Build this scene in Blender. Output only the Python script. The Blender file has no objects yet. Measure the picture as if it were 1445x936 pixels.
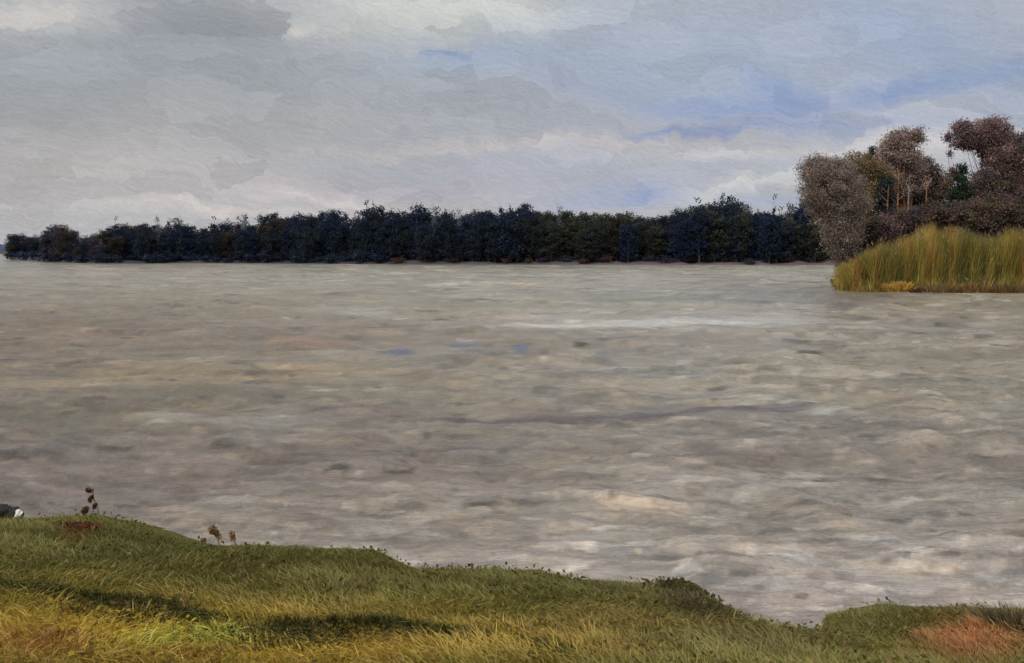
import bpy, math, random
import numpy as np
from mathutils import Vector, Matrix

random.seed(7)
rng = np.random.default_rng(11)
C = bpy.context.scene.collection
R = math.radians

# ------------------------------------------------------------------ camera
PW, PH = 1445.0, 936.0          # size of the photograph the measurements were taken from
F = 1405.0                      # focal length in those pixels
H = 2.6                         # eye height above the water
HOR = 352.0                     # row of the horizon
PITCH = math.atan((PH / 2 - HOR) / F)
cd = bpy.data.cameras.new('camera')
cam = bpy.data.objects.new('camera', cd)
C.objects.link(cam)
cam.location = (0, 0, H)
cam.rotation_euler = (math.pi / 2 - PITCH, 0, 0)
cd.sensor_width = 36.0
cd.lens = 36.0 * F / PW
cd.clip_start = 0.1
cd.clip_end = 9000
bpy.context.scene.camera = cam
CP, SP = math.cos(PITCH), math.sin(PITCH)


def ray(px, py):
    dx = (px - PW / 2) / F
    dy = (PH / 2 - py) / F
    return np.array([dx, CP + dy * SP, -SP + dy * CP])


def on_plane(px, py, z=0.0):
    d = ray(px, py)
    t = (z - H) / d[2]
    return np.array([d[0] * t, d[1] * t, z])


def at_depth(px, py, y):
    d = ray(px, py)
    t = y / d[1]
    return np.array([d[0] * t, y, H + d[2] * t])


def project(x, y, z):
    f = y * CP - (z - H) * SP
    u = y * SP + (z - H) * CP
    f = np.maximum(f, 1e-3)
    return PW / 2 + F * x / f, PH / 2 - F * u / f


def lin(c):
    c = np.asarray(c, float) / 255.0
    return np.where(c <= 0.04045, c / 12.92, ((c + 0.055) / 1.055) ** 2.4)


# ------------------------------------------------------------------ sky and sun
scene = bpy.context.scene
scene.view_settings.view_transform = 'Standard'
scene.view_settings.look = 'None'
scene.view_settings.exposure = 0.0
scene.view_settings.gamma = 1.0
scene.view_settings.use_curve_mapping = False
SUN_EL, SUN_AZ = R(48), R(215)       # high, behind the camera and to its left
world = bpy.data.worlds.new('World')
scene.world = world
world.use_nodes = True
wt = world.node_tree
wt.nodes.clear()


class NG:
    """small helper to write node maths"""
    def __init__(s, nt):
        s.nt = nt

    def n(s, typ, **kw):
        nd = s.nt.nodes.new(typ)
        for k, v in kw.items():
            setattr(nd, k, v)
        return nd

    def put(s, sock, v):
        if isinstance(v, bpy.types.NodeSocket):
            s.nt.links.new(v, sock)
        elif v is not None:
            sock.default_value = v

    def m(s, op, a, b=None, c=None, clamp=False):
        nd = s.n('ShaderNodeMath', operation=op, use_clamp=clamp)
        for i, v in enumerate((a, b, c)):
            if v is not None:
                s.put(nd.inputs[i], v)
        return nd.outputs[0]

    def vec(s, x, y, z=0.0):
        nd = s.n('ShaderNodeCombineXYZ')
        for i, v in enumerate((x, y, z)):
            s.put(nd.inputs[i], v)
        return nd.outputs[0]

    def sep(s, v):
        nd = s.n('ShaderNodeSeparateXYZ')
        s.put(nd.inputs[0], v)
        return nd.outputs

    def mix(s, fac, a, b, mode='MIX'):
        nd = s.n('ShaderNodeMix', data_type='RGBA', blend_type=mode)
        s.put(nd.inputs[0], fac)
        s.put(nd.inputs[6], a)
        s.put(nd.inputs[7], b)
        return nd.outputs[2]

    def noise(s, v, scale, detail=3, rough=0.5, dims='3D', dist=0.0):
        nd = s.n('ShaderNodeTexNoise', noise_dimensions=dims)
        s.put(nd.inputs['Vector'], v)
        nd.inputs['Scale'].default_value = scale
        nd.inputs['Detail'].default_value = detail
        nd.inputs['Roughness'].default_value = rough
        nd.inputs['Distortion'].default_value = dist
        return nd.outputs

    def ramp(s, fac, stops, interp='LINEAR'):
        nd = s.n('ShaderNodeValToRGB')
        nd.color_ramp.interpolation = interp
        els = nd.color_ramp.elements
        while len(els) < len(stops):
            els.new(0.5)
        for e, (p, c) in zip(els, stops):
            e.position = p
            e.color = (*c, 1)
        s.put(nd.inputs[0], fac)
        return nd.outputs[0]


def deg_of(px, py):
    d = ray(px, py)
    d = d / np.linalg.norm(d)
    return math.degrees(math.atan2(d[0], d[1])), math.degrees(math.asin(d[2]))


g = NG(wt)
tc = g.n('ShaderNodeTexCoord')
D = tc.outputs['Generated']
dx, dy, dz = g.sep(D)
az = g.m('MULTIPLY', g.m('ARCTAN2', dx, dy), 180 / math.pi)
el = g.m('MULTIPLY', g.m('ARCSINE', dz), 180 / math.pi)
# slow wandering of the cloud edges
w1 = g.noise(D, 9.0, 4, 0.6)[1]
wx, wy, wz = g.sep(w1)
azw = g.m('ADD', az, g.m('MULTIPLY', g.m('SUBTRACT', wx, 0.5), 7.0))
elw = g.m('ADD', el, g.m('MULTIPLY', g.m('SUBTRACT', wy, 0.5), 3.2))
# the cloud cover breaks into flat wisps: each takes one tone
ang = R(14)
ru = g.m('ADD', g.m('MULTIPLY', azw, math.cos(ang)), g.m('MULTIPLY', elw, -math.sin(ang)))
rv = g.m('ADD', g.m('MULTIPLY', azw, math.sin(ang)), g.m('MULTIPLY', elw, math.cos(ang)))
w2 = g.noise(D, 55.0, 3, 0.6)[1]
sx_, sy_, sz_ = g.sep(w2)
azw = g.m('ADD', azw, g.m('MULTIPLY', g.m('SUBTRACT', sx_, 0.5), 2.4))
elw = g.m('ADD', elw, g.m('MULTIPLY', g.m('SUBTRACT', sy_, 0.5), 0.9))
vor = g.n('ShaderNodeTexVoronoi', voronoi_dimensions='2D', feature='F1')
g.put(vor.inputs['Vector'], g.vec(g.m('DIVIDE', azw, 3.4), g.m('DIVIDE', elw, 1.25)))
vor.inputs['Scale'].default_value = 1.0
vx, vy, vz = g.sep(vor.outputs['Position'])
cr, cg_, cb = g.sep(vor.outputs['Color'])
K = 0.20
fa = g.m('ADD', g.m('MULTIPLY', azw, 1 - K), g.m('MULTIPLY', vx, 3.4 * K))
fe = g.m('ADD', g.m('MULTIPLY', elw, 1 - K), g.m('MULTIPLY', vy, 1.25 * K))

base = g.ramp(g.m('DIVIDE', fe, 18.0, clamp=True), [
    (0.00, lin((184, 182, 184))), (0.14, lin((176, 175, 178))), (0.30, lin((166, 167, 171))),
    (0.55, lin((165, 169, 174))), (0.80, lin((172, 176, 178))), (1.0, lin((176, 180, 182)))])
# (px, py, half width, half height, sRGB, strength, tilt in degrees)
CLOUDS = [
    (1120, 90, 500, 130, (162, 172, 195), .8, 0),
    (780, 170, 330, 130, (169, 172, 187), .75, 0),
    (100, 110, 420, 60, (153, 158, 163), .8, 0),
    (300, 45, 150, 55, (134, 137, 145), .8, 0),
    (150, 165, 320, 40, (153, 154, 158), .8, 0),
    (60, 20, 110, 26, (204, 199, 194), .9, 0),
    (350, 180, 380, 45, (167, 166, 166), .8, 5),
    (650, 18, 220, 44, (206, 206, 200), .98, 0),
    (520, 50, 130, 30, (186, 186, 182), .6, 0),
    (412, 50, 22, 14, (205, 202, 194), .8, 20),
    (690, 80, 110, 25, (150, 165, 184), .7, 0),
    (560, 130, 300, 40, (160, 165, 171), .6, -8),
    (330, 262, 280, 26, (186, 178, 180), .75, -6),
    (600, 262, 150, 14, (170, 164, 176), .6, 0),
    (270, 297, 170, 9, (206, 199, 197), .95, -4),
    (470, 285, 130, 10, (206, 198, 197), .95, -5),
    (90, 240, 220, 50, (176, 172, 171), .8, 0),
    (880, 90, 230, 50, (158, 170, 188), .7, -8),
    (1040, 70, 260, 60, (168, 178, 194), .8, -20),
    (760, 190, 260, 30, (170, 172, 178), .7, 0),
    (780, 206, 330, 11, (194, 188, 187), .9, 2),
    (1100, 160, 210, 20, (132, 150, 188), .9, -8),
    (1115, 140, 95, 24, (132, 150, 190), .8, -30),
    (1000, 182, 150, 7, (138, 150, 186), .9, 4),
    (1330, 118, 170, 16, (130, 148, 188), .9, 10),
    (1300, 60, 200, 50, (156, 170, 194), .8, -35),
    (1100, 210, 320, 10, (198, 195, 196), .85, 2),
    (930, 240, 210, 22, (172, 176, 188), .7, 0),
    (1060, 255, 130, 16, (200, 199, 198), .75, 14),
    (900, 280, 70, 22, (140, 156, 192), .9, 0),
    (1250, 160, 200, 16, (176, 178, 188), .7, 0),
    (1290, 205, 120, 22, (202, 198, 198), .85, 0),
    (1080, 286, 60, 14, (156, 168, 192), .7, 0),
    (820, 285, 60, 14, (160, 170, 196), .6, 0),
    (640, 75, 30, 7, (128, 148, 182), .8, 0),
]
sky = base
for (px, py, hw, hh, col, st, tilt) in CLOUDS:
    a0, e0 = deg_of(px, py)
    a1, _ = deg_of(px + hw, py)
    _, e1 = deg_of(px, py - hh)
    t = R(tilt)
    da = g.m('SUBTRACT', fa, a0)
    de = g.m('SUBTRACT', fe, e0)
    qa = g.m('ADD', g.m('MULTIPLY', da, math.cos(t) / abs(a1 - a0)), g.m('MULTIPLY', de, math.sin(t) / abs(a1 - a0)))
    qe = g.m('ADD', g.m('MULTIPLY', da, -math.sin(t) / abs(e1 - e0)), g.m('MULTIPLY', de, math.cos(t) / abs(e1 - e0)))
    r2 = g.m('ADD', g.m('MULTIPLY', qa, qa), g.m('MULTIPLY', qe, qe))
    k = g.m('MULTIPLY', g.m('POWER', 2.718, g.m('MULTIPLY', r2, -1.1)), st)
    sky = g.mix(k, sky, (*lin(col), 1))
# wisps: a little lighter or darker each, fine fibrous streaks inside
streak = g.noise(g.vec(g.m('MULTIPLY', ru, 0.9), g.m('MULTIPLY', rv, 7.0), g.m('MULTIPLY', cr, 9.0)), 1.0, 5, 0.65)[0]
fine = g.noise(g.vec(g.m('MULTIPLY', az, 5.0), g.m('MULTIPLY', el, 9.0), 0.0), 1.0, 3, 0.7)[0]
amp = g.m('ADD', g.m('ADD', g.m('MULTIPLY', g.m('SUBTRACT', cr, 0.5), 0.15), g.m('MULTIPLY', g.m('SUBTRACT', streak, 0.5), 0.46)),
          g.m('MULTIPLY', g.m('SUBTRACT', fine, 0.5), 0.30))
gain = g.m('ADD', 1.0, amp)
# an overcast sky grows brighter towards the zenith
lift = g.m('MULTIPLY', g.m('DIVIDE', g.m('SUBTRACT', el, 17.0), 45.0, clamp=True), 1.25)
gain = g.m('MULTIPLY', gain, g.m('ADD', 1.0, lift))
sky = g.mix(1.0, sky, g.vec(gain, gain, gain), 'MULTIPLY')
bg1 = g.n('ShaderNodeBackground')
g.put(bg1.inputs[0], sky)
bg1.inputs[1].default_value = 1.07
st = g.n('ShaderNodeTexSky', sky_type='NISHITA')
st.sun_disc = False
st.sun_elevation = SUN_EL
st.sun_rotation = SUN_AZ
bg2 = g.n('ShaderNodeBackground')
g.put(bg2.inputs[0], st.outputs[0])
bg2.inputs[1].default_value = 0.06
mx = g.n('ShaderNodeMixShader')
mx.inputs[0].default_value = 0.07
wt.links.new(bg1.outputs[0], mx.inputs[1])
wt.links.new(bg2.outputs[0], mx.inputs[2])
wo = g.n('ShaderNodeOutputWorld')
wt.links.new(mx.outputs[0], wo.inputs[0])

sl = bpy.data.lights.new('sun', 'SUN')
sl.energy = 2.3
sl.angle = R(10)
sl.color = (1.0, 0.95, 0.87)
sun = bpy.data.objects.new('sun', sl)
C.objects.link(sun)
sd = Vector((math.sin(SUN_AZ) * math.cos(SUN_EL), math.cos(SUN_AZ) * math.cos(SUN_EL), math.sin(SUN_EL)))
sun.rotation_euler = sd.to_track_quat('Z', 'Y').to_euler()

# ------------------------------------------------------------------ helpers
TAB = rng.random((256, 256))


def vnoise(x, y, s=0):
    x = np.asarray(x, float) + s * 17.3
    y = np.asarray(y, float) + s * 9.7
    xi = np.floor(x).astype(int)
    yi = np.floor(y).astype(int)
    fx = x - xi
    fy = y - yi
    fx = fx * fx * (3 - 2 * fx)
    fy = fy * fy * (3 - 2 * fy)
    a = TAB[xi % 256, yi % 256]
    b = TAB[(xi + 1) % 256, yi % 256]
    c = TAB[xi % 256, (yi + 1) % 256]
    d = TAB[(xi + 1) % 256, (yi + 1) % 256]
    return (a * (1 - fx) + b * fx) * (1 - fy) + (c * (1 - fx) + d * fx) * fy


def fbm(x, y, s=0, o=4):
    v, a, t = 0, 1.0, 0
    for i in range(o):
        v = v + a * vnoise(x * 2 ** i, y * 2 ** i, s + i)
        t += a
        a *= 0.5
    return v / t - 0.5


def make_mesh(name, verts, faces, col=None, smooth=False):
    """faces: array of quads, or a list of arrays of equal-sided polygons"""
    me = bpy.data.meshes.new(name)
    verts = np.asarray(verts, np.float32)
    if not isinstance(faces, list):
        faces = [faces]
    loops = np.concatenate([np.asarray(f, np.int32).ravel() for f in faces])
    sizes = np.concatenate([np.full(len(f), np.asarray(f).shape[1], np.int32) for f in faces])
    starts = np.concatenate([[0], np.cumsum(sizes)[:-1]]).astype(np.int32)
    me.vertices.add(len(verts))
    me.vertices.foreach_set('co', verts.ravel())
    me.loops.add(len(loops))
    me.loops.foreach_set('vertex_index', loops)
    me.polygons.add(len(sizes))
    me.polygons.foreach_set('loop_start', starts)
    me.polygons.foreach_set('use_smooth', np.full(len(sizes), smooth))
    me.update(calc_edges=True)
    if col is not None:
        ca = me.color_attributes.new('tint', 'FLOAT_COLOR', 'POINT')
        c4 = np.ones((len(verts), 4), np.float32)
        c4[:, :3] = col
        ca.data.foreach_set('color', c4.ravel())
    me.validate()
    return me


def link(name, me, mat, parent=None, loc=None):
    o = bpy.data.objects.new(name, me)
    C.objects.link(o)
    if mat:
        me.materials.append(mat)
    if parent:
        o.parent = parent
    if loc is not None:
        o.location = loc
    return o


def empty(name, loc, rz=0.0):
    o = bpy.data.objects.new(name, None)
    C.objects.link(o)
    o.location = loc
    o.rotation_euler = (0, 0, rz)
    o.empty_display_size = 0.3
    return o


def tag(o, label, cat, group=None, kind=None):
    o['label'] = label
    o['category'] = cat
    if group:
        o['group'] = group
    if kind:
        o['kind'] = kind


def copy_tree(o):
    c = o.copy()
    C.objects.link(c)
    for ch in o.children:
        d = ch.copy()
        C.objects.link(d)
        d.parent = c
    return c


def mat(name, color=(1, 1, 1), rough=0.8, use_tint=True, spec=0.25, noise=0.0, nscale=4.0, bump=0.0, bscale=20.0, trans=0.0):
    m = bpy.data.materials.new(name)
    m.use_nodes = True
    nt = m.node_tree
    nt.nodes.clear()
    q = NG(nt)
    p = q.n('ShaderNodeBsdfPrincipled')
    p.inputs['Roughness'].default_value = rough
    p.inputs['Specular IOR Level'].default_value = spec
    co = q.n('ShaderNodeTexCoord').outputs['Object']
    c = (*color, 1)
    if use_tint:
        at = q.n('ShaderNodeAttribute', attribute_name='tint')
        c = q.mix(1.0, at.outputs['Color'], (*color, 1), 'MULTIPLY')
    if noise:
        nz = q.noise(co, nscale, 4, 0.6)[0]
        k = q.m('ADD', 1 - noise, q.m('MULTIPLY', nz, 2 * noise))
        c = q.mix(1.0, c, q.vec(k, k, k), 'MULTIPLY')
    q.put(p.inputs['Base Color'], c)
    if bump:
        b = q.n('ShaderNodeBump')
        b.inputs['Strength'].default_value = bump
        b.inputs['Distance'].default_value = 0.05
        q.put(b.inputs['Height'], q.noise(co, bscale, 5, 0.6)[0])
        nt.links.new(b.outputs[0], p.inputs['Normal'])
    out = q.n('ShaderNodeOutputMaterial')
    sh = p.outputs[0]
    if trans:
        tr = q.n('ShaderNodeBsdfTranslucent')
        q.put(tr.inputs[0], c)
        ms = q.n('ShaderNodeMixShader')
        ms.inputs[0].default_value = trans
        nt.links.new(sh, ms.inputs[1])
        nt.links.new(tr.outputs[0], ms.inputs[2])
        sh = ms.outputs[0]
    nt.links.new(sh, out.inputs[0])
    return m


# ------------------------------------------------------------------ lie of the land
WATERLINE = [(-700, 700), (-300, 712), (-60, 733), (0, 736), (70, 734), (140, 725), (200, 735), (255, 753), (300, 768), (350, 770), (450, 772),
             (530, 774), (562, 792), (590, 803), (680, 802), (760, 803), (820, 818), (900, 822), (960, 825), (985, 845),
             (1010, 868), (1060, 876), (1090, 882), (1148, 888), (1160, 866), (1235, 850), (1330, 856), (1400, 858), (1460, 858),
             (1700, 850), (2100, 840)]
wl = np.array([on_plane(*p)[:2] for p in WATERLINE])
SCARP = [(-500, 805), (-150, 820), (50, 840), (110, 856), (200, 864), (300, 876), (370, 888), (440, 896), (560, 894), (700, 906), (850, 930), (1000, 962), (1300, 995)]
GZ = 0.78
sc_ = np.array([on_plane(p[0], p[1], GZ)[:2] for p in SCARP])


def smooth(a, b, x):
    t = np.clip((x - a) / (b - a), 0, 1)
    return t * t * (3 - 2 * t)


def near_bank(x, y):
    yw = np.interp(x, wl[:, 0], wl[:, 1]) + 0.10 * fbm(x * 3.1, y * 3.1, 3)
    ys = np.interp(x, sc_[:, 0], sc_[:, 1]) + 0.12 * fbm(x * 2.3, x * 0 + 1.7, 5)
    ys = np.minimum(ys, yw - 1.2)
    fade = 1 - smooth(-1.0, 0.2, x)
    step = 0.02 + 0.01 * fade + 0.035 * (np.exp(-((x + 2.1) / .42) ** 2) + np.exp(-((x + 0.9) / .42) ** 2)) * (0.6 + 0.8 * vnoise(x * 3, x * 0 + 2, 17))
    top = GZ + step
    low = GZ + 0.10 * fbm(x * 0.7, y * 0.7, 9) + 0.10 * np.clip((ys - y) / 4, 0, 1)
    t = np.clip((y - ys) / np.maximum(yw - ys, 0.3), -1, 1.6)
    hi = top * (1 - np.clip(t, 0, 1.6) ** 1.15) + 0.05 * fbm(x * 1.6, y * 1.6, 13) * (1 - np.clip(t, 0, 1))
    hi = np.where(t > 1, -(t - 1) * 1.6, hi)
    k = smooth(0.0, 0.09, y - ys)
    z = low * (1 - k) + hi * k
    return np.maximum(z, -1.2), yw, ys


FAR = [(-1200, 359.5), (-400, 358.5), (-60, 358.0), (6, 359.0), (14, 367), (60, 369.5), (140, 372), (300, 371.5), (600, 373.5), (900, 374), (1180, 374.5), (1500, 374), (2600, 374)]
far_az = np.array([math.atan2(*on_plane(*p)[:2]) for p in FAR])
far_r = np.array([math.hypot(*on_plane(*p)[:2]) for p in FAR])


def far_shore(x, y):
    a = np.arctan2(x, y)
    r = np.hypot(x, y)
    rs = np.interp(a, far_az, far_r) + 5 * fbm(a * 60, a * 0 + 4.4, 21)
    d = r - rs
    z = np.where(d < 0, np.maximum(d * 0.12, -1.2), 1.5 * (1 - np.exp(-d / 9.0)) + np.clip(d, 0, 400) * 0.006)
    return z, rs


def point_land(x, y):
    u = (x * 63.0 / np.maximum(y, 20.0) - 61.6) / 41.3
    v = (y - 82.6) / 22.0
    q = (np.abs(u) ** 7.0 + np.abs(v) ** 7.0) ** (1 / 7.0) + 0.03 * fbm(x * 0.3, y * 0.3, 31)
    d = (1 - q) * 20
    return np.where(d < 0, np.maximum(d * 0.15, -1.2), 0.9 * (1 - np.exp(-d / 3.0)))


def ground_z(x, y):
    x = np.asarray(x, float)
    y = np.asarray(y, float)
    return np.maximum(np.maximum(near_bank(x, y)[0], far_shore(x, y)[0]), point_land(x, y))


# colour of the turf, as read along the bank (px, py, half width, half height, sRGB, strength)
TURF = [
    (700, 800, 900, 60, (92, 90, 40), 1.0),
    (180, 760, 260, 34, (86, 84, 36), .8),
    (110, 758, 26, 10, (104, 62, 38), .5),
    (420, 800, 260, 30, (86, 82, 34), .8),
    (780, 850, 260, 30, (100, 100, 44), .7),
    (60, 890, 430, 50, (172, 146, 48), 1.0),
    (420, 908, 340, 36, (184, 152, 46), 1.0),
    (290, 905, 150, 26, (200, 178, 62), .8),
    (200, 850, 100, 12, (146, 124, 50), .7),
    (640, 900, 230, 22, (150, 126, 50), .9),
    (760, 915, 150, 16, (150, 128, 46), .8),
    (870, 880, 130, 26, (128, 112, 52), .8),
    (40, 910, 90, 24, (140, 102, 52), .8),
    (260, 926, 120, 10, (134, 92, 56), .6),
    (970, 846, 46, 26, (72, 64, 40), .95),
    (1010, 868, 40, 12, (64, 58, 38), .9),
    (860, 834, 60, 12, (86, 84, 44), .7),
    (1050, 905, 130, 24, (108, 100, 58), .8),
    (1260, 890, 190, 36, (98, 94, 46), .8),
    (1330, 862, 80, 10, (84, 84, 44), .7),
    (1375, 908, 70, 28, (168, 100, 56), .85),
    (620, 830, 240, 10, (80, 78, 38), .6),
    (330, 770, 90, 10, (88, 94, 44), .6),
    (470, 780, 110, 10, (100, 102, 48), .7),
]


def turf_color(x, y, z):
    px, py = project(x, y, z)
    px = px + 60 * fbm(x * 2.0, y * 2.0, 41)
    py = py + 22 * fbm(x * 2.2, y * 2.2, 43)
    col = np.empty((len(x), 3))
    base = lin((112, 106, 46))
    col[:] = base
    for (cx, cy, rx, ry, c, s) in TURF:
        k = s * np.exp(-1.1 * (((px - cx) / rx) ** 2 + ((py - cy) / ry) ** 2))
        col = col * (1 - k[:, None]) + lin(c) * k[:, None]
    return col


def polar_grid(r0, r1, dr, a_front, da, r_mid=400, extra=14):
    az1 = np.arange(-a_front, a_front + 1e-6, da)
    side = np.arange(a_front + 6, 360 - a_front - 3, 6.0)
    azs = np.radians(np.concatenate([az1, side]))
    n = int(math.log(r_mid / r0) / dr)
    rs = r0 * np.exp(np.arange(n + 1) * dr)
    rs = np.concatenate([rs, rs[-1] * np.exp(np.arange(1, extra + 1) * math.log(r1 / rs[-1]) / extra)])
    A, Rr = np.meshgrid(azs, rs)
    na, nr = len(azs), len(rs)
    idx = np.arange(na * nr).reshape(nr, na)
    nxt = np.roll(idx, -1, axis=1)
    f = np.stack([idx[:-1], idx[1:], nxt[1:], nxt[:-1]], -1).reshape(-1, 4)
    return azs, rs, A.ravel(), Rr.ravel(), f, len(az1)


# ---- ground: one sheet, bank, lake bed, point and far shore
azs, rs, A, Rr, f, nf = polar_grid(0.5, 5000, 0.012, 34, 0.2)
gx, gy = Rr * np.sin(A), Rr * np.cos(A)
gz = ground_z(gx, gy)
cen = len(gx)
col = np.empty((len(gx), 3))
col[:] = lin((96, 86, 66)) * 0.8
nb, ywv, ysv = near_bank(gx, gy)
isn = (nb > -0.5) & (Rr < 40)
tcx = turf_color(gx, np.maximum(gy, 2.0), gz)
col[isn] = tcx[isn] * 0.8
soil = np.exp(-((gy - ysv - 0.04) / 0.13) ** 2) * (Rr < 30) * (1 - smooth(-0.4, 0.9, gx)) * np.clip(.35 + np.exp(-((gx + 2.1) / .35) ** 2) + np.exp(-((gx + 0.9) / .35) ** 2), 0, 1) * .6
soil = np.clip(soil * (0.6 + 1.6 * vnoise(gx * 5, gy * 5, 3)), 0, 1)
col = col * (1 - soil[:, None]) + lin((58, 52, 34)) * soil[:, None]
wet = np.clip(1 - np.abs(gz - 0.0) / 0.06, 0, 1) * (Rr < 40) * (gy > 2)
col = col * (1 - 0.7 * wet[:, None]) + lin((84, 78, 56)) * 0.6 * 0.7 * wet[:, None]
fz, frs = far_shore(gx, gy)
fk = (Rr > 120) & (fz > -0.3)
a_ = np.clip((gx / np.maximum(gy, 1) + 0.2) / 0.4, 0, 1)[:, None]
mud = lin((70, 68, 80)) * (1 - a_) + lin((104, 92, 96)) * a_
mud = mud * (0.8 + 0.5 * vnoise(gx * 0.25, gy * 0.8, 8))[:, None]
col[fk] = mud[fk] * 0.8
pk = (point_land(gx, gy) > -0.2) & (Rr > 45) & (Rr < 130)
pc = lin((112, 98, 66)) * 0.7 * (0.75 + 0.5 * vnoise(gx * 0.9, gy * 0.9, 15))[:, None]
col[pk] = pc[pk]
verts = np.concatenate([np.stack([gx, gy, gz], -1), [[0, 0, float(ground_z(0, 0))]]])
col = np.concatenate([col, col[:1]])
na = len(azs)
fan = np.stack([np.full(na, cen), np.arange(na), np.roll(np.arange(na), -1)], -1)
M_ground = mat('ground_soil_and_turf', rough=0.95, spec=0.1, noise=0.25, nscale=9, bump=0.5, bscale=14)
go = link('ground', make_mesh('ground', verts, [f, fan], col, True), M_ground)
go['kind'] = 'structure'

# ---- water: silt clouds, wind lanes, wavelets and painted blue sky reflection
azs, rs, A, Rr, f, nf = polar_grid(3.2, 5000, 0.0055, 33, 0.11)
wx_, wy_ = Rr * np.sin(A), Rr * np.cos(A)
px, py = project(wx_, wy_, 0 * wx_)
behind = np.cos(A) < 0.3
px = np.where(behind, 700, px)
py = np.where(behind, 800, py)
# meander so that patch edges are ragged
qx = px + 50 * fbm(wx_ * 0.25, wy_ * 0.25, 51)
qy = py + (py - HOR) * 0.16 * fbm(wx_ * 0.22, wy_ * 0.10, 53)
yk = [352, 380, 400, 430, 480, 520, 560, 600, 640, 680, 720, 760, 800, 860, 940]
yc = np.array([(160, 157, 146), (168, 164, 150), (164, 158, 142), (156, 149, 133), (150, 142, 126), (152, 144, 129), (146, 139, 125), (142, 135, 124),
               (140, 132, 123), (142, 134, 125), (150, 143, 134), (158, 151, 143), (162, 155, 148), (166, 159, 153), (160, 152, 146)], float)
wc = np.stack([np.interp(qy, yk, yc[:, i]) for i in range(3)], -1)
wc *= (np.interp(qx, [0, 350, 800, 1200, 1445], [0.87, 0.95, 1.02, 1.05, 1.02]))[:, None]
SILT_AND_SKY = [  # silt patches, plus small blue sky reflections put into the water colour
    (60, 470, 320, 48, (124, 108, 90), .9), (150, 577, 330, 20, (112, 105, 90), .9), (60, 650, 260, 45, (122, 113, 108), .8),
    (130, 690, 220, 32, (116, 107, 104), .8), (300, 530, 260, 16, (156, 140, 112), .8), (560, 466, 210, 12, (130, 118, 106), .8),
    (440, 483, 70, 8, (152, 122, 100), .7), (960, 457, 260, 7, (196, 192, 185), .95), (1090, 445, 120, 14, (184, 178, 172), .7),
    (720, 592, 340, 6, (112, 100, 100), .9), (1060, 580, 240, 6, (112, 106, 108), .8), (620, 650, 220, 22, (130, 119, 114), .7),
    (380, 678, 120, 9, (112, 102, 98), .6), (1250, 600, 230, 22, (134, 128, 118), .7), (950, 720, 320, 46, (162, 154, 143), .6),
    (1060, 418, 240, 9, (136, 132, 122), .8), (1215, 418, 60, 10, (112, 104, 98), .7), (650, 425, 260, 9, (162, 158, 138), .7),
    (300, 425, 260, 10, (140, 130, 110), .7), (480, 440, 60, 7, (172, 166, 156), .7), (900, 520, 260, 20, (160, 154, 144), .7),
    (1270, 470, 230, 24, (164, 158, 150), .7), (820, 655, 110, 16, (158, 150, 134), .6), (210, 590, 60, 5, (160, 152, 142), .6),
    (380, 590, 160, 12, (146, 140, 128), .6), (480, 745, 150, 18, (150, 143, 134), .7), (330, 712, 60, 12, (158, 152, 142), .7),
    (1000, 600, 260, 30, (140, 132, 120), .6), (1330, 690, 150, 60, (146, 140, 131), .6), (1100, 840, 90, 26, (166, 156, 152), .6),
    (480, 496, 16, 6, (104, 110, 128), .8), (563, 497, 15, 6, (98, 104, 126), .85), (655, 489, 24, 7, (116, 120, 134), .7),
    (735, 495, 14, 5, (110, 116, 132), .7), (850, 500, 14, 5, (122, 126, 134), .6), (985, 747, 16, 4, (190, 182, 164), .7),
    (1062, 735, 12, 4, (186, 178, 162), .7), (1130, 753, 18, 5, (192, 186, 164), .7), (1150, 688, 22, 3, (190, 184, 172), .7),
    (1010, 648, 60, 8, (128, 118, 110), .6), (1310, 677, 18, 5, (116, 106, 100), .7), (1235, 683, 16, 5, (112, 104, 96), .7),
    (570, 802, 40, 3, (120, 110, 108), .6), (680, 798, 60, 3, (140, 128, 126), .6),
]
for (cx, cy, rx, ry, c, s) in SILT_AND_SKY:
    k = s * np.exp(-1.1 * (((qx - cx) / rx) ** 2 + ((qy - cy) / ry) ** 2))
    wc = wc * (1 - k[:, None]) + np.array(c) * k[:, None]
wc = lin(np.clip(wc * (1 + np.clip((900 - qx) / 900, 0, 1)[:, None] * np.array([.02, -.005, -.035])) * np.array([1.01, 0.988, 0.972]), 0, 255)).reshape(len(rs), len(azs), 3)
zz = np.zeros((len(rs), len(azs)))
PXg = px.reshape(len(rs), len(azs))[:, :nf]
PYg = py.reshape(len(rs), len(azs))[:, :nf]
col_px = PXg[len(rs) // 3]
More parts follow.
